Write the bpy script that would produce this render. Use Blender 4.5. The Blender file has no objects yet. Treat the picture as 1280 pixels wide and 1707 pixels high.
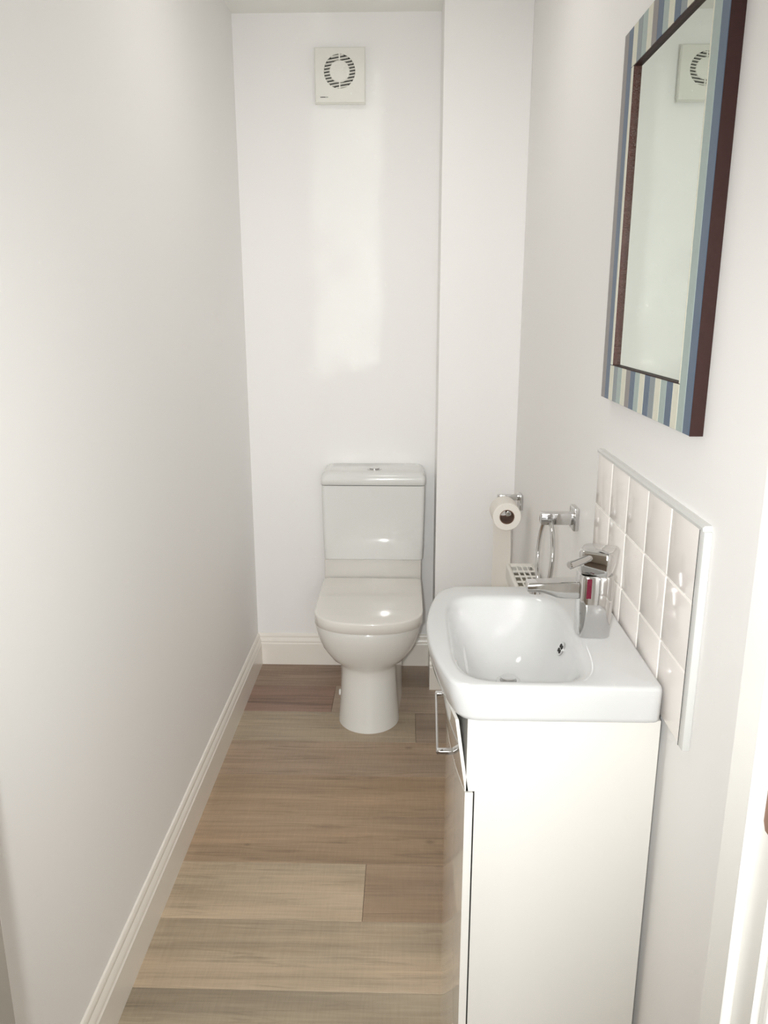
import bpy, bmesh, math, random
from mathutils import Vector, Matrix
random.seed(7)
S = bpy.context.scene
C = S.collection
PI = math.pi

# ------------------------------------------------------------------ camera, world, lights, exposure
W, D, DB, XB, CE = 0.998, 3.010, 2.800, 0.716, 2.40      # room width, depth, boxing front, boxing side, ceiling
CAM = Vector((0.602, 0.0, 1.432))
PITCH, YAW, ROLL = 0.2539, 0.0275, -0.0005
cd = bpy.data.cameras.new('camera'); cam = bpy.data.objects.new('camera', cd); C.objects.link(cam)
cd.sensor_fit = 'HORIZONTAL'; cd.sensor_width = 36.0; cd.lens = 36.0 * 1315.3 / 1280.0
cd.clip_start = 0.02
fwd = Vector((-math.sin(YAW) * math.cos(PITCH), math.cos(YAW) * math.cos(PITCH), -math.sin(PITCH)))
r0 = Vector((math.cos(YAW), math.sin(YAW), 0)); u0 = r0.cross(fwd)
rr = math.cos(ROLL) * r0 + math.sin(ROLL) * u0; uu = -math.sin(ROLL) * r0 + math.cos(ROLL) * u0
M = Matrix((rr, uu, -fwd)).transposed().to_4x4(); M.translation = CAM
cam.matrix_world = M
S.camera = cam

world = bpy.data.worlds.new('world'); S.world = world; world.use_nodes = True
world.node_tree.nodes['Background'].inputs[0].default_value = (0.9, 0.95, 1.0, 1)
world.node_tree.nodes['Background'].inputs[1].default_value = 0.3

def light(name, kind, loc, energy, color=(1, 1, 1)):
    l = bpy.data.lights.new(name, kind); o = bpy.data.objects.new(name, l); C.objects.link(o)
    o.location = loc; l.energy = energy; l.color = color
    return o, l
# the camera's own flash, left of the lens
fo, fl = light('camera_flash', 'SPOT', (0.545, 0.0, 1.43), 70, (0.965, 0.99, 0.985))
fl.spot_size = math.radians(102); fl.spot_blend = 1.0; fl.shadow_soft_size = 0.018
fo.rotation_euler = cam.matrix_world.to_euler()
# daylight from the hall behind the photographer
ho, hl = light('hall_daylight', 'AREA', (0.85, -1.15, 1.45), 31, (0.95, 0.98, 1.0))
hl.shape = 'RECTANGLE'; hl.size = 1.3; hl.size_y = 1.7
ho.rotation_euler = (PI / 2, 0, 0)      # faces +Y

co, cl = light('ceiling_fill', 'AREA', (0.50, 2.00, 2.36), 1.9, (1.0, 0.97, 0.93))  # added fill light under the ceiling, no lit lamp hangs here
cl.shape = 'DISK'; cl.size = 0.28

S.view_settings.view_transform = 'Standard'; S.view_settings.look = 'None'
S.view_settings.gamma = 1.0; S.view_settings.use_curve_mapping = False
S.view_settings.exposure = 0.0
S.cycles.max_bounces = 7; S.cycles.diffuse_bounces = 5; S.cycles.glossy_bounces = 4
S.cycles.use_guiding = True; S.cycles.use_surface_guiding = True; S.cycles.guiding_training_samples = 32
S.cycles.use_adaptive_sampling = True; S.cycles.adaptive_threshold = 0.03
S.cycles.caustics_reflective = True; S.cycles.use_light_tree = False; S.cycles.blur_glossy = 0.0
S.cycles.sample_clamp_indirect = 0.0

# ------------------------------------------------------------------ materials
def s2l(c):
    return tuple(((v / 255) / 12.92 if v / 255 <= 0.04045 else (((v / 255) + 0.055) / 1.055) ** 2.4) for v in c) + (1,)
def mat(name, rgb, rough=0.5, metal=0.0, bump=0.0, scale=40, spec=0.5, coat=0.0, mott=0.0, stretch=None, dist=0.002, detail=3):
    m = bpy.data.materials.new(name); m.use_nodes = True; nt = m.node_tree; b = nt.nodes['Principled BSDF']
    b.inputs['Base Color'].default_value = s2l(rgb); b.inputs['Roughness'].default_value = rough
    b.inputs['Metallic'].default_value = metal; b.inputs['Specular IOR Level'].default_value = spec
    b.inputs['Coat Weight'].default_value = coat; b.inputs['Coat Roughness'].default_value = 0.05
    if not (bump or mott): return m
    tc = nt.nodes.new('ShaderNodeTexCoord')
    n = nt.nodes.new('ShaderNodeTexNoise'); n.inputs['Scale'].default_value = scale; n.inputs['Detail'].default_value = detail
    if stretch:
        mp = nt.nodes.new('ShaderNodeMapping'); mp.inputs['Scale'].default_value = stretch
        nt.links.new(tc.outputs['Object'], mp.inputs['Vector']); nt.links.new(mp.outputs[0], n.inputs['Vector'])
    else: nt.links.new(tc.outputs['Object'], n.inputs['Vector'])
    if bump:
        bp = nt.nodes.new('ShaderNodeBump'); bp.inputs['Strength'].default_value = bump; bp.inputs['Distance'].default_value = dist
        nt.links.new(n.outputs['Fac'], bp.inputs['Height']); nt.links.new(bp.outputs['Normal'], b.inputs['Normal'])
    if mott:
        mx = nt.nodes.new('ShaderNodeMix'); mx.data_type = 'RGBA'
        a = s2l(rgb); mx.inputs[6].default_value = tuple(v * (1 - mott) for v in a[:3]) + (1,); mx.inputs[7].default_value = a
        nt.links.new(n.outputs['Fac'], mx.inputs[0]); nt.links.new(mx.outputs[2], b.inputs['Base Color'])
    return m
M_wall = mat('wall_paint', (246, 244, 242), 0.62, spec=0.35)
M_ceil = mat('ceiling_paint', (246, 245, 240), 0.9, spec=0.1)
M_gloss = mat('skirting_gloss_paint', (241, 235, 226), 0.22, spec=0.5)
M_frame = mat('door_frame_paint', (240, 238, 233), 0.3, spec=0.45)
M_cer = mat('ceramic_glaze', (236, 235, 231), 0.09, spec=0.55)
M_cist = mat('cistern_glaze', (228, 228, 225), 0.08, bump=0.18, scale=22, spec=0.6, stretch=(0.12, 1, 1), dist=0.002, detail=2)
M_seat = mat('seat_plastic', (234, 230, 224), 0.08, bump=0.18, scale=22, spec=0.6, stretch=(0.12, 1, 1), dist=0.002, detail=2)
M_deck = mat('deck_glaze', (214, 210, 204), 0.3, bump=0.05, scale=14, spec=0.4)
M_basin = mat('basin_glaze', (207, 207, 206), 0.07, spec=0.55)
M_cab = mat('white_laminate', (225, 222, 216), 0.35, spec=0.4)
M_door = mat('high_gloss_lacquer', (238, 235, 229), 0.035, bump=0.0, spec=0.9, coat=1.0)
M_chrome = mat('chrome', (212, 211, 210), 0.06, 1.0)
M_glass = mat('mirror_glass', (222, 230, 222), 0.0, 1.0)
M_tile = mat('tile_glaze', (243, 237, 232), 0.10, bump=0.02, scale=10, spec=0.5)
M_grout = mat('white_grout', (246, 244, 240), 0.7, bump=0.2, scale=300)
M_trim = mat('white_plastic_trim', (214, 214, 211), 0.25, spec=0.5)
M_red = mat('burgundy_reflection', (98, 14, 40), 0.2)
M_paper = mat('tissue_paper', (243, 238, 230), 0.95, bump=0.5, scale=220, spec=0.1)
M_tube = mat('cardboard_tube', (150, 122, 106), 0.9, bump=0.2, scale=120)
M_dark = mat('dark_void', (34, 32, 30), 0.8)
M_fan = mat('fan_plastic', (232, 230, 222), 0.3, spec=0.45)
M_ind = mat('indicator_lens', (250, 250, 245), 0.05, spec=0.8)
M_ink = mat('logo_ink', (30, 32, 34), 0.5)
M_inkg = mat('logo_grey_ink', (170, 170, 165), 0.5)
M_brown = mat('dark_brown_wood', (58, 34, 31), 0.55, bump=0.2, scale=90, mott=0.3, spec=0.25)
M_lip = mat('stippled_brown_lacquer', (92, 52, 42), 0.22, bump=1.0, scale=420, mott=0.75)
M_rad = mat('radiator_enamel', (238, 234, 226), 0.3)
M_radin = mat('radiator_inside_metal', (165, 158, 140), 0.5, mott=0.5, scale=60)
M_lining = mat('grey_lining', (150, 144, 134), 0.5)
M_brass = mat('brown_brass', (150, 112, 92), 0.35, 0.6)
M_hall = mat('hall_wall_paint', (205, 196, 184), 0.8)
M_carpet = mat('hall_carpet', (120, 104, 90), 1.0, bump=0.6, scale=400, mott=0.3)
STR = {'taupe': (142, 136, 134), 'blue': (82, 102, 126), 'cream': (224, 222, 204), 'grey': (138, 148, 152), 'sage': (166, 182, 178)}
M_str = {k: mat('inlay_' + k, v, 0.4, bump=0.1, scale=120, mott=0.10) for k, v in STR.items()}

def wood_mat():
    m = bpy.data.materials.new('wood_effect_vinyl'); m.use_nodes = True; nt = m.node_tree; L = nt.links.new
    b = nt.nodes['Principled BSDF']; N = nt.nodes.new
    tc = N('ShaderNodeTexCoord'); oi = N('ShaderNodeObjectInfo')
    off = N('ShaderNodeVectorMath'); off.operation = 'MULTIPLY_ADD'
    comb = N('ShaderNodeCombineXYZ')
    for i in range(3): L(oi.outputs['Random'], comb.inputs[i])
    L(comb.outputs[0], off.inputs[0]); off.inputs[1].default_value = (17, 31, 7); L(tc.outputs['Object'], off.inputs[2])
    def noise(sx, sy, detail, rough=0.55, dist=0.0):
        mp = N('ShaderNodeMapping'); mp.inputs['Scale'].default_value = (sx, sy, 1); L(off.outputs[0], mp.inputs['Vector'])
        n = N('ShaderNodeTexNoise'); n.inputs['Scale'].default_value = 1; n.inputs['Detail'].default_value = detail
        n.inputs['Roughness'].default_value = rough; n.inputs['Distortion'].default_value = dist
        L(mp.outputs[0], n.inputs['Vector']); return n
    def mathn(op, a, bb, c=None):
        x = N('ShaderNodeMath'); x.operation = op
        for i, v in enumerate((a, bb, c)):
            if v is None: continue
            if isinstance(v, (int, float)): x.inputs[i].default_value = v
            else: L(v, x.inputs[i])
        return x.outputs[0]
    broad = noise(1.3, 13, 3, 0.5, 0.6).outputs['Fac']       # broad bands of the grain, running along the plank
    fine = noise(5, 130, 4, 0.6, 0.3).outputs['Fac']         # fine grain
    saw = noise(230, 14, 2, 0.6).outputs['Fac']              # cross saw marks
    dark = noise(2.2, 34, 5, 0.62, 1.2).outputs['Fac']       # dark streaks
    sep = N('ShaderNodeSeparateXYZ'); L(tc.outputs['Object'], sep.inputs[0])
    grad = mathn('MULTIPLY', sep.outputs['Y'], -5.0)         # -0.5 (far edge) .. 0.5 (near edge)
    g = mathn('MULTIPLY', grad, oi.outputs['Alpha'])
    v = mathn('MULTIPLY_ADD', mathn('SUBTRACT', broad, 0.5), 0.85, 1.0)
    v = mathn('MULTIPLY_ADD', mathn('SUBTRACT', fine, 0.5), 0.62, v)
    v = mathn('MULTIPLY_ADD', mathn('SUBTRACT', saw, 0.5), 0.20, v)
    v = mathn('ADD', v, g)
    st = N('ShaderNodeMapRange'); st.inputs['From Min'].default_value = 0.56; st.inputs['From Max'].default_value = 0.74
    st.inputs['To Min'].default_value = 1.0; st.inputs['To Max'].default_value = 0.62; L(dark, st.inputs['Value'])
    v = mathn('MULTIPLY', v, st.outputs[0])
    geo = N('ShaderNodeNewGeometry')
    for kx, ky, kr in ((0.619, 2.366, 0.011), (0.677, 1.886, 0.012), (0.173, 1.862, 0.008)):   # printed knots
        sb = N('ShaderNodeVectorMath'); sb.operation = 'SUBTRACT'; L(geo.outputs['Position'], sb.inputs[0]); sb.inputs[1].default_value = (kx, ky, 0)
        ml = N('ShaderNodeVectorMath'); ml.operation = 'MULTIPLY'; L(sb.outputs[0], ml.inputs[0]); ml.inputs[1].default_value = (0.7, 1.0, 0)
        ln = N('ShaderNodeVectorMath'); ln.operation = 'LENGTH'; L(ml.outputs[0], ln.inputs[0])
        kn = N('ShaderNodeMapRange'); kn.inputs['From Min'].default_value = kr * 0.3; kn.inputs['From Max'].default_value = kr
        kn.inputs['To Min'].default_value = 0.72; kn.inputs['To Max'].default_value = 1.0; L(ln.outputs['Value'], kn.inputs['Value'])
        v = mathn('MULTIPLY', v, kn.outputs[0])
    sc = N('ShaderNodeVectorMath'); sc.operation = 'SCALE'; L(oi.outputs['Color'], sc.inputs[0]); L(v, sc.inputs['Scale'])
    hue = noise(2.0, 9, 2).outputs['Fac']
    mx = N('ShaderNodeMix'); mx.data_type = 'RGBA'; mx.blend_type = 'MULTIPLY'
    hr = N('ShaderNodeMapRange'); hr.inputs['From Min'].default_value = 0.4; hr.inputs['From Max'].default_value = 0.62; L(hue, hr.inputs['Value'])
    L(hr.outputs[0], mx.inputs[0]); L(sc.outputs[0], mx.inputs[6]); mx.inputs[7].default_value = (1.0, 0.98, 0.955, 1)
    L(mx.outputs[2], b.inputs['Base Color'])
    b.inputs['Roughness'].default_value = 0.42; b.inputs['Specular IOR Level'].default_value = 0.35
    bp = N('ShaderNodeBump'); bp.inputs['Strength'].default_value = 0.15; bp.inputs['Distance'].default_value = 0.001
    L(fine, bp.inputs['Height']); L(bp.outputs['Normal'], b.inputs['Normal'])
    return m
M_wood = wood_mat()

# ------------------------------------------------------------------ helpers
def obj(name, bm, m, parent=None, smooth=False, loc=None):
    me = bpy.data.meshes.new(name)
    bmesh.ops.recalc_face_normals(bm, faces=bm.faces)
    bm.to_mesh(me); bm.free()
    for mm in (m if isinstance(m, (list, tuple)) else [m]): me.materials.append(mm)
    o = bpy.data.objects.new(name, me); C.objects.link(o)
    if smooth:
        for p in me.polygons: p.use_smooth = True
        if smooth != 'all':
            try: me.set_sharp_from_angle(angle=math.radians(smooth if smooth is not True else 40))
            except Exception: pass
    if parent is not None:
        o.parent = parent
        o.location = -Vector(parent.location) if loc is None else loc
    elif loc is not None: o.location = loc
    return o
def tag(o, label=None, cat=None, group=None, kind=None):
    if label: o['label'] = label
    if cat: o['category'] = cat
    if group: o['group'] = group
    if kind: o['kind'] = kind
    return o
def thing(name, label, cat, loc):
    o = bpy.data.objects.new(name, None); C.objects.link(o); o.location = loc; o.empty_display_size = 0.05
    return tag(o, label, cat)
def box(x0, x1, y0, y1, z0, z1, bev=0.0, seg=2, bm=None):
    """one box in world axes; appended to bm when given"""
    b = bmesh.new()
    bmesh.ops.create_cube(b, size=1)
    for v in b.verts:
        v.co = Vector(((x0 + x1) / 2 + v.co.x * (x1 - x0), (y0 + y1) / 2 + v.co.y * (y1 - y0), (z0 + z1) / 2 + v.co.z * (z1 - z0)))
    if bev: bmesh.ops.bevel(b, geom=b.edges[:], offset=bev, segments=seg, affect='EDGES', profile=0.5)
    return merge(bm, b)
def merge(bm, b, mi=None):
    if mi is not None:
        for f in b.faces: f.material_index = mi
    if bm is None: return b
    me = bpy.data.meshes.new('t'); b.to_mesh(me); b.free(); bm.from_mesh(me); bpy.data.meshes.remove(me)
    return bm
def loft(rings, cap0=True, cap1=True, closed=True, bm=None):
    b = bm or bmesh.new(); R = [[b.verts.new(p) for p in r] for r in rings]; n = len(rings[0])
    for a, c in zip(R, R[1:]):
        for i in range(n if closed else n - 1):
            j = (i + 1) % n
            try: b.faces.new((a[i], a[j], c[j], c[i]))
            except ValueError: pass
    if cap0: b.faces.new(R[0][::-1])
    if cap1: b.faces.new(R[-1])
    return b
def cyl(p0, p1, r0, r1=None, n=28, bm=None, bev=0.0):
    p0, p1 = Vector(p0), Vector(p1); d = (p1 - p0).normalized(); r1 = r0 if r1 is None else r1
    a = d.orthogonal().normalized(); c = d.cross(a)
    def ring(p, r): return [p + (a * math.cos(t) + c * math.sin(t)) * r for t in [2 * PI * i / n for i in range(n)]]
    if bev: rings = [ring(p0, r0 - bev), ring(p0 + d * bev, r0), ring(p1 - d * bev, r1), ring(p1, r1 - bev)]
    else: rings = [ring(p0, r0), ring(p1, r1)]
    return merge(bm, loft(rings)) if bm is not None else loft(rings)
def tube(pts, r, n=12, closed=False, bm=None):
    pts = [Vector(p) for p in pts]; rings = []; prev = None; m = len(pts)
    for i, p in enumerate(pts):
        if closed: d = (pts[(i + 1) % m] - pts[i - 1]).normalized()
        else: d = (pts[min(i + 1, m - 1)] - pts[max(i - 1, 0)]).normalized()
        a = d.orthogonal().normalized() if prev is None else (prev - d * prev.dot(d)).normalized()
        prev = a; c = d.cross(a)
        rings.append([p + (a * math.cos(t) + c * math.sin(t)) * r for t in [2 * PI * k / n for k in range(n)]])
    if closed: rings.append(rings[0]); return merge(bm, loft(rings, False, False))
    return merge(bm, loft(rings))
def prism(profile, axis, a0, a1):
    """extrude a 2-D profile (list of pairs) along axis 'x' or 'y' between a0 and a1"""
    def P(u, v, a): return (a, u, v) if axis == 'x' else (u, a, v)
    return loft([[P(u, v, a0) for u, v in profile], [P(u, v, a1) for u, v in profile]])
def rrect(cx, cy, hx, hy, r, n=8):
    out = []
    for sx, sy, a0 in ((1, 1, 0), (-1, 1, 90), (-1, -1, 180), (1, -1, 270)):
        for k in range(n + 1):
            t = math.radians(a0 + 90 * k / n)
            out.append((cx + sx * (hx - r) + r * math.cos(t), cy + sy * (hy - r) + r * math.sin(t)))
    return out

# ------------------------------------------------------------------ the room shell
tag(obj('wall_left', box(-0.10, 0, 0.58, D + 0.1, 0, CE), M_wall), kind='structure')
tag(obj('wall_back', box(0, W, D, D + 0.1, 0, CE), M_wall), kind='structure')
tag(obj('wall_right', box(W, W + 0.1, 0.58, D + 0.1, 0, CE), M_wall), kind='structure')
tag(obj('wall_boxing', box(XB, W, DB, D, 0, CE, 0.0015, 1), M_wall), kind='structure')
tag(obj('ceiling', box(-0.1, W + 0.1, 0.58, D + 0.1, CE, CE + 0.1), M_ceil), kind='structure')
# wall with the doorway the photograph is taken through
DX0, DX1, DH, DY0, DY1 = 0.150, 0.945, 2.03, 0.605, 0.690
bm = box(0, DX0, DY0, DY1, 0, CE)
box(DX1, W, DY0, DY1, 0, CE, bm=bm); box(DX0, DX1, DY0, DY1, DH, CE, bm=bm)
tag(obj('wall_front', bm, M_wall), kind='structure')
# floor: screed with vinyl planks laid across the room
floor = tag(obj('floor', box(-0.1, W + 0.1, 0.58, D + 0.1, -0.06, -0.004), M_dark), kind='structure')
rows = []                                                      # (y_near, y_far, [(x0, x1, rgb, gradient), ...])
P = 0.2027; y0 = 1.387
rows.append((y0 + 8 * P - P, D, [(0, 0.42, (158, 134, 118), 0), (0.42, W, (160, 138, 122), 0)]))
spec = {
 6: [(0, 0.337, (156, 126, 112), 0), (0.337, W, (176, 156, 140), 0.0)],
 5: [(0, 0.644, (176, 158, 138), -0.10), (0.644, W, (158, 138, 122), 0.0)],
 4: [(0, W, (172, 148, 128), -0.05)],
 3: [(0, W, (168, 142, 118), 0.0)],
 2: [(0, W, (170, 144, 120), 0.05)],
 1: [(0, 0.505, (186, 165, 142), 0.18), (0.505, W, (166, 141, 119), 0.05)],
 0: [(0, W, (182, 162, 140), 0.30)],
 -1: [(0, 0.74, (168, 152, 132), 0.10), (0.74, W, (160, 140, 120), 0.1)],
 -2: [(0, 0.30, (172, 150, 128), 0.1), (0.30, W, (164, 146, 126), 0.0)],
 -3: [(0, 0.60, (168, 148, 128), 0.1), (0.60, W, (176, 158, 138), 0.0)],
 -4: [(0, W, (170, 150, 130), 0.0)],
}
for k, lst in spec.items(): rows.append((y0 + k * P, y0 + (k + 1) * P, lst))
for ya, yb, lst in rows:
    ya = max(ya, 0.58); yb = min(yb, D)
    if yb - ya < 0.01: continue
    for xa, xb, rgb, g in lst:
        hx, hy = (xb - xa) / 2 - 0.0004, (yb - ya) / 2 - 0.0004
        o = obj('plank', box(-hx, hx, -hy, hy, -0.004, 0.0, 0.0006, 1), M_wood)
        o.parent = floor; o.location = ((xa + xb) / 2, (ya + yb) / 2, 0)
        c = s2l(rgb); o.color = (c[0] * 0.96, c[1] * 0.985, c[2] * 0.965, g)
# skirting boards
def skirt(off_sign, base, ):
    pr = [(0, 0), (0.016, 0), (0.016, 0.091), (0.0135, 0.0935), (0.0125, 0.097), (0.0145, 0.1005), (0.0135, 0.107), (0.0095, 0.113), (0.0075, 0.117),
          (0.0085, 0.1205), (0.0070, 0.127), (0.0040, 0.1315), (0.0, 0.133)]
    return [(base + off_sign * u, v) for u, v in pr]
tag(obj('baseboard_left', prism(skirt(1, 0), 'y', DY1, D), M_gloss, smooth=35), kind='structure')
tag(obj('baseboard_back', prism(skirt(-1, D), 'x', 0.0, XB), M_gloss, smooth=35), kind='structure')
bb = tag(obj('baseboard_boxing', prism(skirt(-1, DB), 'x', XB - 0.016, W), M_gloss, smooth=35), kind='structure')
obj('return_piece', prism(skirt(-1, XB), 'y', DB - 0.001, D - 0.016), M_gloss, bb, smooth=35)
tag(obj('baseboard_right', prism(skirt(-1, W), 'y', 1.56, DB - 0.016), M_gloss, smooth=35), kind='structure')
# doorway: lining, stop, strike plate, architrave, leaf
dr = bpy.data.objects.new('door_1', None); C.objects.link(dr); dr.location = (0.55, 0.62, 0); dr['kind'] = 'structure'
LX0, LX1 = 0.167, 0.928
tag(obj('lining', box(DX0, LX0, 0.604, 0.704, 0, DH - 0.001), M_lining, dr), 'grey lining at the left of the doorway')  # left lining has a darker grey base colour than the right one
bm = box(LX1, DX1, 0.604, 0.691, 0, DH - 0.001); box(LX0, LX1, 0.604, 0.691, DH - 0.02, DH - 0.001, bm=bm)
obj('lining', bm, M_frame, dr)
bm = box(LX1 - 0.010, LX1, 0.640, 0.686, 0, DH - 0.02, 0.001, 1); 
box(LX0, LX1, 0.640, 0.686, DH - 0.030, DH - 0.02, 0.001, 1, bm=bm)
obj('door_stop', bm, M_frame, dr)
bm = bmesh.new()
pl = [(0.6275, 1.03), (0.6275, 0.984), (0.623, 0.977), (0.612, 0.977), (0.612, 1.03)]
loft([[(LX1 - 0.0012, y, z) for y, z in pl], [(LX1, y, z) for y, z in pl]], bm=bm)
tag(obj('strike_plate', bm, M_brass, dr), 'brown metal strike plate on the door lining')
bm = box(LX1 + 0.006, LX1 + 0.066, 0.590, 0.604, 0, DH + 0.04, 0.004, 2); box(LX0 - 0.066, LX0 - 0.006, 0.590, 0.604, 0, DH + 0.04, 0.004, 2, bm=bm)
box(LX0 - 0.066, LX1 + 0.066, 0.590, 0.604, DH - 0.014, DH + 0.046, 0.004, 2, bm=bm)
obj('architrave', bm, M_frame, dr)
# hall the photographer stands in (seen only in reflections)
tag(obj('wall_hall_door_side', (lambda b: (box(0.998, 2.0, DY0, DY0 + 0.05, 0, CE, bm=b), b)[1])(box(-1.0, 0.0, DY0, DY0 + 0.05, 0, CE)), M_hall), kind='structure')
tag(obj('wall_hall_back', box(-1.0, 2.0, -1.35, -1.25, 0, CE), M_hall), kind='structure')
tag(obj('wall_hall_left', box(-1.1, -1.0, -1.35, DY0, 0, CE), M_hall), kind='structure')
tag(obj('wall_hall_right', box(2.0, 2.1, -1.35, DY0, 0, CE), M_hall), kind='structure')
tag(obj('floor_hall', box(-1.0, 2.0, -1.25, 0.58, -0.06, 0.0), M_carpet), kind='structure')
tag(obj('ceiling_hall', box(-1.0, 2.0, -1.25, 0.58, CE, CE + 0.1), M_ceil), kind='structure')

# ------------------------------------------------------------------ toilet
TX = 0.480
toi = thing('toilet', 'white close-coupled toilet with closed lid against the back wall', 'toilet', (TX, 2.70, 0))
def pan_ring(z, wf, yf, yc, wb, yb, cx=TX - 0.003, nf=22, ns=14):
    R = []
    for i in range(nf + 1):
        t = PI / 2 * i / nf; R.append((wf * math.sin(t), yc - (yc - yf) * math.cos(t)))
    for i in range(1, ns + 1):
        s = i / ns; k = min(1, max(0, (s - 0.05) / 0.5)); k = k * k * (3 - 2 * k)
        R.append((wf + (wb - wf) * k, yc + (yb - yc) * s))
    left = [(cx - x, y, z) for x, y in R]; right = [(cx + x, y, z) for x, y in reversed(R)]
    return left + right[:-1]
rings = []
for z, wf, yf, yc, wb, yb in (
    (0.000, 0.108, 2.452, 2.57, 0.118, 2.96), (0.012, 0.1075, 2.453, 2.57, 0.118, 2.96), (0.04, 0.105, 2.456, 2.57, 0.117, 2.96),
    (0.09, 0.101, 2.461, 2.57, 0.116, 2.96), (0.14, 0.0975, 2.467, 2.57, 0.116, 2.96), (0.185, 0.0955, 2.471, 2.57, 0.116, 2.96),
    (0.215, 0.0975, 2.470, 2.57, 0.118, 2.96), (0.232, 0.107, 2.462, 2.57, 0.124, 2.965), (0.25, 0.1215, 2.448, 2.535, 0.134, 2.97),
    (0.272, 0.138, 2.431, 2.535, 0.146, 2.975), (0.30, 0.157, 2.413, 2.535, 0.158, 2.98), (0.33, 0.1685, 2.398, 2.535, 0.168, 2.985),
    (0.36, 0.1775, 2.387, 2.535, 0.176, 2.988), (0.385, 0.1815, 2.381, 2.535, 0.180, 2.99), (0.394, 0.181, 2.3815, 2.535, 0.180, 2.99),
    (0.399, 0.178, 2.3845, 2.535, 0.178, 2.99)):
    rings.append(pan_ring(z, wf, yf, yc, wb, yb))
obj('pan', loft(rings), M_cer, toi, smooth=50)
def dring(z, w, yf, yb, yc=2.505, cx=TX + 0.001, rc=0.02):
    R = [];
    for i in range(33):
        t = PI / 2 * i / 32; e = 0.84
        R.append((w * math.sin(t) ** e, yc - (yc - yf) * math.cos(t) ** e))
    for i in range(1, 8): R.append((w, yc + (yb - rc - yc) * i / 7))
    for i in range(1, 7):
        t = PI / 2 * i / 6; R.append((w - rc + rc * math.cos(t), yb - rc + rc * math.sin(t)))
    return [(cx - x, y, z) for x, y in R] + [(cx + x, y, z) for x, y in reversed(R)][:-1]
obj('seat', loft([dring(0.399, 0.170, 2.392, 2.80), dring(0.407, 0.170, 2.392, 2.80)]), M_seat, toi, smooth=40)
lr = [dring(0.4035, 0.181, 2.3735, 2.822), dring(0.405, 0.1832, 2.371, 2.824), dring(0.4365, 0.1836, 2.3705, 2.825), dring(0.4395, 0.1828, 2.3715, 2.825),
      dring(0.4412, 0.1805, 2.374, 2.824), dring(0.4420, 0.176, 2.379, 2.822), dring(0.4425, 0.120, 2.44, 2.81), dring(0.4428, 0.05, 2.52, 2.78)]
obj('lid', loft(lr), M_seat, toi, smooth='all')
for hx in (-0.085, 0.055): obj('hinge', cyl((TX + hx, 2.824, 0.430), (TX + hx + 0.03, 2.824, 0.430), 0.009, n=16), M_seat, toi, smooth=True)
obj('rear_deck', box(TX - 0.181, TX + 0.184, 2.832, 3.0, 0.395, 0.512, 0.004, 3), M_deck, toi, smooth=40)
def cring(z, x0, x1, ya, yb, r): return [(x, y, z) for x, y in rrect((x0 + x1) / 2, (ya + yb) / 2, (x1 - x0) / 2, (yb - ya) / 2, r, 6)]
cs = [cring(0.514, 0.301, 0.667, 2.825, 3.005, 0.012), cring(0.518, 0.299, 0.669, 2.823, 3.005, 0.014), cring(0.60, 0.297, 0.671, 2.821, 3.005, 0.014),
      cring(0.70, 0.295, 0.673, 2.819, 3.005, 0.014), cring(0.7985, 0.294, 0.674, 2.817, 3.005, 0.014)]
obj('cistern', loft(cs), M_cist, toi, smooth=50)
ls = [cring(0.801, 0.294, 0.674, 2.817, 3.005, 0.014), cring(0.8025, 0.2915, 0.6765, 2.8135, 3.007, 0.016), cring(0.822, 0.2915, 0.6765, 2.8135, 3.007, 0.016),
      cring(0.832, 0.2935, 0.6745, 2.8155, 3.007, 0.018), cring(0.840, 0.299, 0.669, 2.821, 3.006, 0.02), cring(0.8455, 0.307, 0.661, 2.829, 3.004, 0.02),
      cring(0.8475, 0.318, 0.650, 2.840, 2.998, 0.02)]
obj('cistern_lid', loft(ls), M_cist, toi, smooth='all')
bt = obj('flush_button', cyl((0.487, 2.885, 0.846), (0.487, 2.885, 0.8505), 0.0265, n=36, bev=0.0015), M_chrome, toi, smooth=True)
bm = cyl((0.487, 2.885, 0.850), (0.487, 2.885, 0.8535), 0.019, n=36, bev=0.001)
obj('push_disc', bm, M_chrome, bt, smooth=True).location = -Vector(toi.location) + Vector(toi.location)
bt.children[0].location = (0, 0, 0)
obj('fixing_cap', cyl((TX - 0.122, 2.70, 0.03), (TX - 0.108, 2.70, 0.03), 0.012, n=16, bev=0.002), M_cer, toi, smooth=True)

# ------------------------------------------------------------------ basin
def bow(Y): return 0.641 + 0.036 * min(1.6, abs((Y - 1.285) / 0.215) ** 2.0)
BY0, BY1, BX1, BZ = 1.066, 1.502, 0.985, 0.891
def outer_outline():
    pts = []
    n = 40
    fr = [(bow(BY0 + (BY1 - BY0) * i / n), BY0 + (BY1 - BY0) * i / n) for i in range(n + 1)]
    poly = fr + [(BX1, BY1), (BX1, BY0)]
    # round the four corners
    def rc(p, a, b, r, k=6):
        p, a, b = Vector(p), Vector(a), Vector(b); da = (a - p).normalized() * r; db = (b - p).normalized() * r
        return [tuple((p + da) * (1 - t) ** 2 + p * 2 * t * (1 - t) + (p + db) * t ** 2) for t in [i / k for i in range(k + 1)]]
    out = rc(fr[0], (BX1, BY0), fr[4], 0.030) + fr[4:-4] + rc(fr[-1], fr[-5], (BX1, BY1), 0.045) + rc((BX1, BY1), fr[-1], (BX1, BY0), 0.008) + rc((BX1, BY0), (BX1, BY1), fr[0], 0.012)
    return out
OUT = outer_outline(); BC = Vector((0.785, 1.265)); NB = 220
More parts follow.
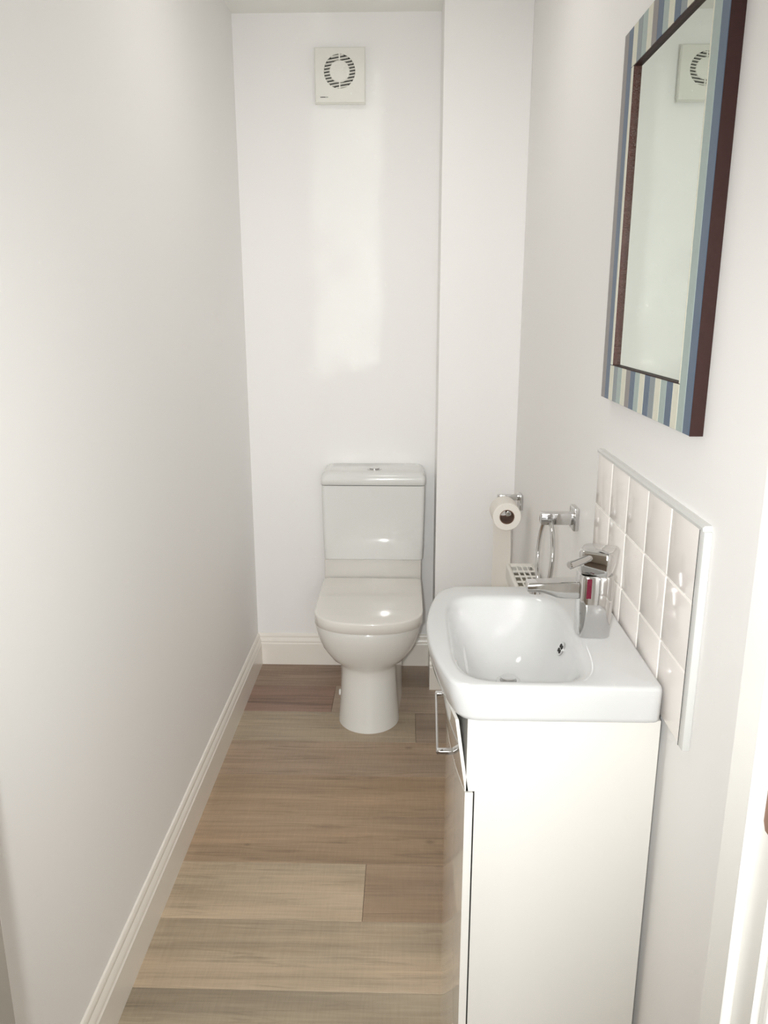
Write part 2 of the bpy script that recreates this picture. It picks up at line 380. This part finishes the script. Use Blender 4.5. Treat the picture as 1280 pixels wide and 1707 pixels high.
def rad_table(poly):
    tab = []; m = len(poly)
    for k in range(NB):
        t = 2 * PI * k / NB; d = Vector((math.cos(t), math.sin(t))); best = None
        for i in range(m):
            a = Vector(poly[i]) - BC; b = Vector(poly[(i + 1) % m]) - BC; e = b - a
            den = d.x * e.y - d.y * e.x
            if abs(den) < 1e-12: continue
            s = (a.x * e.y - a.y * e.x) / den; u = (a.x * d.y - a.y * d.x) / den
            if s > 0 and -1e-6 <= u <= 1 + 1e-6 and (best is None or s > best): best = s
        tab.append(best or 0.1)
    return tab
RO = rad_table(OUT)
def oring(z, inset, fin=0.0):
    R = []
    for k in range(NB):
        t = 2 * PI * k / NB; c, s = math.cos(t), math.sin(t); r = RO[k]
        x, y = BC.x + r * c, BC.y + r * s
        # inset towards centre along x and y separately
        fx = (x - BC.x) / (0.20 if x > BC.x else 0.144); fy = (y - BC.y) / 0.22
        x -= inset * max(-1, min(1, fx * 1.3)); y -= inset * max(-1, min(1, fy * 1.3))
        if fx < 0: x += fin * min(1, -fx)
        R.append((x, y, z))
    return R
def bring(z, x0, x1, ya, yb, p=3.4):
    cx, cy, a, b = (x0 + x1) / 2, (ya + yb) / 2, (x1 - x0) / 2, (yb - ya) / 2; R = []
    for k in range(NB):
        t = 2 * PI * k / NB; c, s = math.cos(t), math.sin(t)
        # matching direction from BC: superellipse by polar angle round its own centre
        r = (abs(c / a) ** p + abs(s / b) ** p) ** (-1 / p)
        R.append((cx + r * c, cy + r * s, z))
    return R
bas = thing('basin', 'white bow-front ceramic basin on top of the vanity unit', 'basin', (0.80, 1.28, 0.83))
def bowl_ring(k, drop=0.0, grow=0.0):
    L_ = lambda p, q: p + (q - p) * k
    return bring(0.883 - 0.0935 * (1 - (1 - k) ** 2.3) - drop, L_(0.6825, 0.772) - grow, L_(0.886, 0.800) + grow, L_(1.0890, 1.262) - grow, L_(1.440, 1.294) + grow, 4.0 - 1.9 * k)
rg = [bowl_ring(k, 0.008, 0.006) for k in (1.0, 0.85, 0.7, 0.55, 0.42)]             # underside of the bowl
rg += [bring(0.8335, 0.712, 0.95, 1.10, 1.46, 6)]
rg += [oring(0.832, 0.004, 0.016), oring(0.834, 0.0015, 0.010), oring(0.84, 0.0008, 0.007), oring(0.868, 0.0004, 0.001), oring(0.884, 0.0002), oring(0.8878, 0.0010), oring(0.8898, 0.0032),
      oring(0.8908, 0.007)]
RIM = [(0.8906, 0.674, 0.904, 1.0790, 1.452, 4.4), (0.8897, 0.677, 0.898, 1.0825, 1.447, 4.2), (0.8875, 0.680, 0.893, 1.0860, 1.443, 4.1), (0.883, 0.6825, 0.886, 1.0890, 1.440, 4.0)]
rg += [bring(*q) for q in RIM]
inner = [bowl_ring(i / 22) for i in range(1, 23)]
rg += inner
obj('bowl', loft(rg), M_basin, bas, smooth=60)
# waste and overflow
bm = cyl((0.786, 1.279, 0.786), (0.786, 1.279, 0.7945), 0.023, 0.021, n=36); cyl((0.786, 1.279, 0.794), (0.786, 1.279, 0.801), 0.015, 0.013, n=28, bm=bm)
obj('waste', bm, M_chrome, bas, smooth=True)
q = [i for i in range(len(inner) - 1) if inner[i][0][2] >= 0.858 > inner[i + 1][0][2]][0]
pa, pb = Vector(inner[q][0]), Vector(inner[q + 1][0]); f_ = (pa.z - 0.858) / (pa.z - pb.z)
oc = pa.lerp(pb, f_); oc.y = 1.272; nrm = Vector((-(pa.z - pb.z), 0, pa.x - pb.x)).normalized()
of = obj('overflow_ring', cyl(oc - nrm * 0.02, oc + nrm * 0.003, 0.0135, 0.0128, n=32), M_chrome, bas, smooth=True)
a_ = Vector((0, 1, 0)); b_ = nrm.cross(a_)
bm = bmesh.new()
for q in range(4):
    t = PI / 4 + q * PI / 2; ce = oc + (a_ * math.cos(t) + b_ * math.sin(t)) * 0.0058 + nrm * 0.0031
    cyl(ce, ce + nrm * 0.0006, 0.0036, n=12, bm=bm)
o = obj('overflow_hole', bm, M_dark, of); o.location = (0, 0, 0)

# ------------------------------------------------------------------ vanity unit
van = thing('vanity_unit', 'white gloss bow-front vanity cupboard carrying the basin on the right wall', 'cabinet', (0.84, 1.28, 0))
VY0, VY1 = 1.078, 1.486
def vfront(Y): return 0.680 + 0.0175 * ((Y - 1.282) / 0.204) ** 2
obj('side_panel', box(0.7125, 0.988, VY0, VY0 + 0.018, 0.0, 0.706), M_cab, van)
obj('side_panel', box(0.7125, 0.986, VY1 - 0.018, VY1, 0.0, 0.831), M_cab, van)
obj('front_rail', box(0.6992, 0.7060, VY0 + 0.002, VY1, 0.706, 0.831), M_cab, van)
obj('top_rail', box(0.699, 0.988, VY0, VY0 + 0.018, 0.706, 0.831), M_cab, van)
obj('back_panel', box(0.976, 0.986, VY0 + 0.018, VY1 - 0.018, 0.0, 0.78), M_cab, van)
obj('base_panel', box(0.715, 0.976, VY0 + 0.018, VY1 - 0.018, 0.08, 0.096), M_cab, van)
obj('plinth', box(0.730, 0.745, VY0 + 0.018, VY1 - 0.018, 0.0, 0.08), M_cab, van)
def curved_panel(z0, z1, th, tilt=0.0, ya=VY0, yb=VY1, base=0.0, n=28):
    b = bmesh.new(); rings = []
    for i in range(n + 1):
        Y = ya + (yb - ya) * i / n; X = vfront(Y) + base
        zs = ((z0, 0), (z1, -tilt))
        rings.append([(X, Y, z0), (X + th, Y, z0), (X + th - tilt, Y, z1), (X - tilt, Y, z1)])
    loft(rings, bm=b); return b
door = obj('door', curved_panel(0.0, 0.7035, 0.0125), M_door, van, smooth=30)
obj('gap_shade', box(0.7102, 0.7128, VY0 + 0.0035, VY1 - 0.0035, 0.02, 0.70), M_dark, van)  # dark sheet standing in for the shade in the gap behind the door
obj('fascia', curved_panel(0.706, 0.829, 0.005, 0.0175), M_door, van, smooth=30)
fas = [o for o in van.children if o.name.startswith('fascia')][0]
h = obj('handle', tube([(0.6585, 1.176, 0.7125), (0.6640, 1.388, 0.7125)], 0.0022, 10), M_chrome, fas, smooth=True); h.location = (0, 0, 0)
for Y, X in ((1.180, 0.6572), (1.384, 0.6627)):
    o = obj('handle_post', box(X, vfront(Y) - 0.0012, Y - 0.006, Y + 0.006, 0.709, 0.716, 0.0012, 2), M_chrome, fas, smooth=True); o.location = (0, 0, 0)

# ------------------------------------------------------------------ mixer tap
tp = thing('mixer_tap', 'chrome single-lever mixer tap standing on the back ledge of the basin', 'tap', (0.923, 1.265, BZ))
def trr(z, x0, x1, ya, yb, r): return [(x, y, z) for x, y in rrect((x0 + x1) / 2, (ya + yb) / 2, (x1 - x0) / 2, (yb - ya) / 2, r, 6)]
body = obj('body', loft([trr(0.8905, 0.897, 0.948, 1.244, 1.290, 0.012), trr(0.893, 0.895, 0.950, 1.242, 1.292, 0.013), trr(0.998, 0.894, 0.951, 1.241, 1.293, 0.013), trr(1.001, 0.896, 0.949, 1.243, 1.291, 0.012)]), M_chrome, tp, smooth=50)
sp = []
for x, z0_, z1_ in ((0.900, 0.957, 0.987), (0.872, 0.957, 0.987), (0.858, 0.9585, 0.9862), (0.846, 0.963, 0.9855), (0.832, 0.9675, 0.985), (0.812, 0.968, 0.984), (0.8085, 0.969, 0.983)):
    sp.append([(x, y, z) for y, z in rrect(1.268, (z0_ + z1_) / 2, 0.0145, (z1_ - z0_) / 2, 0.004, 4)])
spt = obj('spout', loft(sp), M_chrome, tp, smooth=50)
o = obj('aerator', cyl((0.823, 1.268, 0.9635), (0.823, 1.268, 0.972), 0.0105, n=24), M_chrome, spt, smooth=True); o.location = (0, 0, 0)
capr = []
ang = math.radians(-24)
def crr(z, h, r, cx=0.925, cy=1.266):
    R = []
    for x, y in rrect(0, 0, h, h, r, 6): R.append((cx + x * math.cos(ang) - y * math.sin(ang), cy + x * math.sin(ang) + y * math.cos(ang), z))
    return R
capr = [crr(1.0012, 0.0225, 0.01), crr(1.003, 0.0245, 0.010), crr(1.012, 0.0265, 0.010), crr(1.038, 0.0285, 0.011), crr(1.0415, 0.0275, 0.011), crr(1.043, 0.0255, 0.010)]
cap = obj('lever_cap', loft(capr), M_chrome, tp, smooth=45)
cyl0 = Vector((0.912, 1.250, 1.034)); cyl1 = Vector((0.868, 1.222, 1.027))
o = obj('lever', cyl(cyl0, cyl1, 0.0058, 0.0066, n=20, bev=0.0015), M_chrome, cap, smooth=40); o.location = (0, 0, 0)
o = obj('painted_reflection', box(0.9035, 0.9115, 1.2398, 1.2412, 0.963, 0.9975, 0.0004, 1), M_red, body); o.location = (0, 0, 0)  # thin coloured piece standing in for a red reflection in the chrome
tag(o, 'burgundy reflection painted on the front of the tap body')

# ------------------------------------------------------------------ tiled splashback
spl = thing('splashback', 'small panel of pale square wall tiles behind the basin', 'splashback', (W, 1.28, 0.836))
obj('grout_bed', box(0.9905, W, 1.003, 1.5665, 0.836, 1.1515), M_grout, spl)
tw, rowz = 0.1127, (1.1515, 1.0470, 0.9455, 0.8360)
for j in range(5):
    for i in range(3):
        ya, yb = 1.003 + j * tw, 1.003 + (j + 1) * tw; za, zb = rowz[i + 1], rowz[i]
        g = 0.0014
        o = obj('tile', box(-0.0045, 0.0045, -(yb - ya) / 2 + g, (yb - ya) / 2 - g, -(zb - za) / 2 + g, (zb - za) / 2 - g, 0.0016, 3), M_tile, smooth=60)
        o.parent = spl; o.location = Vector((0.9925, (ya + yb) / 2, (za + zb) / 2)) - spl.location
        o.rotation_euler = (0, random.uniform(-1, 1) * 0.004, random.uniform(-1, 1) * 0.004)
obj('top_trim', prism([(0.9860, 1.1515), (0.9855, 1.1560), (0.989, 1.1590), (W, 1.1590), (W, 1.1515)], 'y', 0.990, 1.568), M_trim, spl)
obj('side_trim', box(0.9868, W, 0.985, 1.0025, 0.836, 1.1515, 0.002, 2), M_trim, spl, smooth=40)
obj('trim_gap', box(0.9872, 0.991, 1.0024, 1.0038, 0.836, 1.1515), M_dark, spl)

# ------------------------------------------------------------------ mirror
mir = thing('wall_mirror', 'rectangular mirror with blue, grey and cream striped frame on the right wall', 'mirror', (W, 1.30, 1.264))
MY0, MY1, MZ0, MZ1 = 1.055, 1.546, 1.265, 1.888
GY0, GY1, GZ0, GZ1 = 1.115, 1.478, 1.329, 1.824
XF, XG = 0.9800, 0.9872
bm = bmesh.new()
for a in ((MY0, MY1, MZ0, GZ0), (MY0, MY1, GZ1, MZ1), (MY0, GY0, GZ0, GZ1), (GY1, MY1, GZ0, GZ1)):
    box(XF + 0.0012, W, a[0], a[1], a[2], a[3], bm=bm)
box(XF, W, MY0 - 0.0012, MY0, MZ0, MZ1, bm=bm)
obj('frame', bm, M_brown, mir)
obj('glass', box(XG, XG + 0.003, GY0 - 0.003, GY1 + 0.003, GZ0 - 0.003, GZ1 + 0.003), M_glass, mir)
seq = ['taupe', 'blue', 'cream', 'grey', 'sage', 'cream', 'taupe', 'blue', 'sage', 'cream', 'blue', 'grey', 'cream', 'sage', 'blue', 'cream', 'sage', 'blue']
sw = (MY1 - MY0) / 18
def strip(ya, yb, za, zb, key):
    g = 0.0006
    o = obj('inlay_strip', box(XF - 0.0003, XF + 0.0014, ya + g, yb - g, za + g, zb - g, 0.0003, 1), M_str[key], mir)
for k, key in enumerate(seq):
    yb = MY1 - k * sw; ya = yb - sw
    if ya >= GY1 - 1e-4 or yb <= GY0 + 1e-4: strip(ya, yb, MZ0, MZ1, key)
    else:
        strip(ya, yb, MZ0, GZ0, key); strip(ya, yb, GZ1, MZ1, key)
        if yb > GY1: strip(GY1 + 0.0006, yb, GZ0, GZ1, key)
        elif ya < GY0: strip(ya, GY0 - 0.0006, GZ0, GZ1, key)
for nm, bx in (('inner_lip', (GY1 - 0.0015, GY1 + 0.0004, GZ0, GZ1)), ('inner_lip', (GY0, GY1, GZ1 - 0.0012, GZ1 + 0.0004)), ('inner_lip', (GY0, GY1, GZ0 - 0.0004, GZ0 + 0.0012))):
    obj(nm, box(XF + 0.0006, XG, *bx), M_lip if bx[0] > GY0 + 0.1 else M_brown, mir)

# ------------------------------------------------------------------ extractor fan
FX, FZ = 0.3705, 2.198
fan = thing('extractor_fan', 'square white extractor fan with round louvred grille high on the back wall', 'fan', (FX, D, FZ))
obj('housing', box(FX - 0.083, FX + 0.083, D - 0.026, D, FZ - 0.082, FZ + 0.082, 0.006, 3), M_fan, fan, smooth=40)
YF = D - 0.0375
# front plate with a round opening
b = bmesh.new(); no = 64; sq = []; ci = []
cz = FZ + 0.012; cxx = FX - 0.001; R0 = 0.0535
def sqpt(t, h=0.0865, k=0.0):
    c, s = math.cos(t), math.sin(t); m_ = max(abs(c), abs(s)); return (FX + c / m_ * (h - k), FZ + s / m_ * (h - k))
fr = [2 * PI * i / no for i in range(no)]
rgs = [[(sqpt(t)[0], D - 0.026, sqpt(t)[1]) for t in fr], [(sqpt(t)[0], YF + 0.004, sqpt(t)[1]) for t in fr], [(sqpt(t, k=0.003)[0], YF, sqpt(t, k=0.003)[1]) for t in fr],
       [(cxx + R0 * math.cos(t), YF, cz + R0 * math.sin(t)) for t in fr], [(cxx + R0 * math.cos(t), YF + 0.012, cz + R0 * math.sin(t)) for t in fr]]
loft(rgs, False, False, bm=b)
fp = obj('front_plate', b, M_fan, fan, smooth=30)
obj('shaft', cyl((cxx, YF + 0.0095, cz), (cxx, YF + 0.011, cz), R0, n=48), M_dark, fan)
hub = obj('hub_disc', cyl((cxx, YF - 0.001, cz), (cxx, YF + 0.009, cz), 0.0345, n=48, bev=0.002), M_fan, fan, smooth=True)
ta = math.radians(9)
for k in range(11):
    off = (k - 5) * 0.0097; half = math.sqrt(max(0, R0 ** 2 - off ** 2)) - 0.0004
    if half < 0.006: continue
    b = box(-half, half, -0.0015, 0.0070, -0.0017, 0.0017, 0.0006, 1)
    o = obj('slat', b, M_fan); o.parent = fan
    o.rotation_euler = (math.radians(-14), -ta, 0)
    o.location = Vector((cxx - off * math.sin(ta), YF + 0.0005, cz + off * math.cos(ta))) - fan.location
for s in (-1, 1):
    obj('rib', box(cxx - 0.0022, cxx + 0.0022, YF - 0.0012, YF + 0.008, cz + s * 0.0435 - 0.0098, cz + s * 0.0435 + 0.0098), M_fan, fan)
obj('indicator', cyl((FX + 0.038, YF - 0.0012, FZ - 0.057), (FX + 0.038, YF + 0.001, FZ - 0.057), 0.003, n=16, bev=0.0008), M_ind, fan, smooth=True)
bm = bmesh.new()
x = FX - 0.068
for wd in (0.0030, 0.0026, 0.0032, 0.0028, 0.0030):
    box(x, x + wd, YF - 0.0004, YF + 0.0004, FZ - 0.0695, FZ - 0.0665, bm=bm); x += wd + 0.0006
lg = obj('logo', bm, M_ink, fan); tag(lg, 'small dark printed maker mark')
bm = box(x, x + 0.009, YF - 0.0003, YF + 0.0004, FZ - 0.0697, FZ - 0.0665)
obj('logo_box', bm, M_inkg, fan)
obj('pull_cover', box(FX - 0.0865, FX + 0.0865, YF + 0.002, D - 0.02, FZ - 0.0885, FZ - 0.0868, 0.0005, 1), M_fan, fan)

# ------------------------------------------------------------------ toilet roll and its holder
hold = thing('toilet_roll_holder', 'chrome arm holder on the right wall carrying the toilet roll', 'holder', (W, 2.61, 0.795))
obj('wall_plate', box(0.986, W, 2.585, 2.635, 0.768, 0.822, 0.003, 2), M_chrome, hold, smooth=40)
obj('arm', box(0.914, 0.988, 2.600, 2.620, 0.800, 0.818, 0.002, 2), M_chrome, hold, smooth=40)
bm = cyl((0.925, 2.610, 0.806), (0.925, 2.404, 0.806), 0.0065, n=20); cyl((0.925, 2.410, 0.806), (0.925, 2.395, 0.806), 0.0088, n=20, bev=0.002, bm=bm)
obj('bar', bm, M_chrome, hold, smooth=True)
RX, RZ = 0.922, 0.7945
roll = thing('toilet_roll', 'part-used white toilet roll with its loose sheet hanging down', 'toilet roll', (RX, 2.45, RZ))
def annulus(r0, r1, ya, yb, n=56):
    cyc = [2 * PI * i / n for i in range(n)]
    def rg(r, y): return [(RX + r * math.cos(t), y, RZ + r * math.sin(t)) for t in cyc]
    return loft([rg(r0, ya), rg(r1 - 0.002, ya), rg(r1, ya + 0.002), rg(r1, yb - 0.002), rg(r1 - 0.002, yb), rg(r0, yb), rg(r0, ya)], False, False)
obj('paper', annulus(0.0235, 0.0445, 2.402, 2.502), M_paper, roll, smooth=40)
obj('tube', annulus(0.0218, 0.0236, 2.4005, 2.5035), M_tube, roll, smooth=40)
rings = []
for i in range(26):
    s = i / 25; z = RZ - 0.036 - s * 0.26
    xa = RX - 0.032 + 0.0015 * math.sin(s * 5) + 0.004 * s
    xn, yn = xa + 0.045, 2.408; xf, yf = xa, 2.498
    dx, dy = xf - xn, yf - yn; l = math.hypot(dx, dy); nx, ny = dy / l * 0.0004, -dx / l * 0.0004
    rings.append([(xn + nx, yn + ny, z), (xf + nx, yf + ny, z), (xf - nx, yf - ny, z), (xn - nx, yn - ny, z)])
obj('loose_sheet', loft(rings), M_paper, roll, smooth=50)

# ------------------------------------------------------------------ towel ring
tr = thing('towel_ring', 'empty chrome towel ring on a square bracket beside the splashback', 'towel ring', (W, 1.765, 0.962))
obj('wall_plate', box(0.985, W, 1.742, 1.790, 0.936, 0.990, 0.003, 2), M_chrome, tr, smooth=40)
obj('arm', box(0.913, 0.987, 1.750, 1.776, 0.949, 0.976, 0.0025, 2), M_chrome, tr, smooth=40)
bm = tube([(0.928 + 0.006 * math.cos(t), 1.763 + 0.086 * math.sin(t), 0.872 + 0.086 * math.cos(t)) for t in [2 * PI * i / 72 for i in range(72)]], 0.0053, 14, True)
obj('ring', bm, M_chrome, tr, smooth='all')

# ------------------------------------------------------------------ radiator on the right wall, behind the vanity
RY0, RY1, RZ1 = 1.60, 2.290, 0.680
rad = thing('radiator', 'white panel radiator with slotted top grille under the towel ring', 'radiator', (0.955, (RY0 + RY1) / 2, 0.12))
b = bmesh.new(); rg = []
n = 66
for i in range(n + 1):
    Y = RY0 + 0.01 + (RY1 - RY0 - 0.02) * i / n; w_ = 0.0035 if i % 2 else 0.0
    rg.append([(0.9125 + w_, Y, 0.15), (0.917 + w_, Y, 0.15), (0.917 + w_, Y, 0.64), (0.9125 + w_, Y, 0.64)])
loft(rg, bm=b)
obj('front_panel', b, M_rad, rad)
obj('back_panel', box(0.986, 0.990, RY0 + 0.01, RY1 - 0.01, 0.13, 0.67), M_rad, rad)
obj('convector_fins', box(0.93, 0.975, RY0 + 0.02, RY1 - 0.02, 0.13, 0.655), M_radin, rad)
for ys in (RY0, RY1 - 0.004): obj('end_panel', box(0.911, 0.992, ys, ys + 0.004, 0.13, RZ1 - 0.001, 0.001, 1), M_rad, rad)
obj('front_rail', box(0.909, 0.922, RY0, RY1, 0.632, RZ1, 0.005, 3), M_rad, rad, smooth=40)
obj('back_rail', box(0.983, 0.992, RY0, RY1, 0.66, RZ1, 0.002, 2), M_rad, rad, smooth=40)
gx0, gx1 = 0.921, 0.984
bm = bmesh.new(); npit = 14
for k in range(1, 4): box(gx0 + (gx1 - gx0) * k / 4 - 0.0022, gx0 + (gx1 - gx0) * k / 4 + 0.0022, RY0 + 0.02, RY1 - 0.022, RZ1 - 0.004, RZ1 - 0.001, bm=bm)
obj('grille_bar', bm, M_rad, rad)
for k in range(npit + 1):
    y = RY0 + 0.02 + (RY1 - RY0 - 0.045) * k / npit; hw = 0.0045 if 0 < k < npit else 0.022
    y0_ = y - hw if k != npit else y - 0.004; y1_ = y + hw if k != 0 else y + 0.004
    obj('grille_crossbar', box(gx0, gx1, max(RY0 + 0.001, y0_), min(RY1 - 0.004, y1_), RZ1 - 0.0035, RZ1 - 0.0005), M_rad, rad)
for y in (1.75, 2.12): obj('wall_bracket', box(0.985, W, y, y + 0.03, 0.25, 0.6), M_rad, rad)
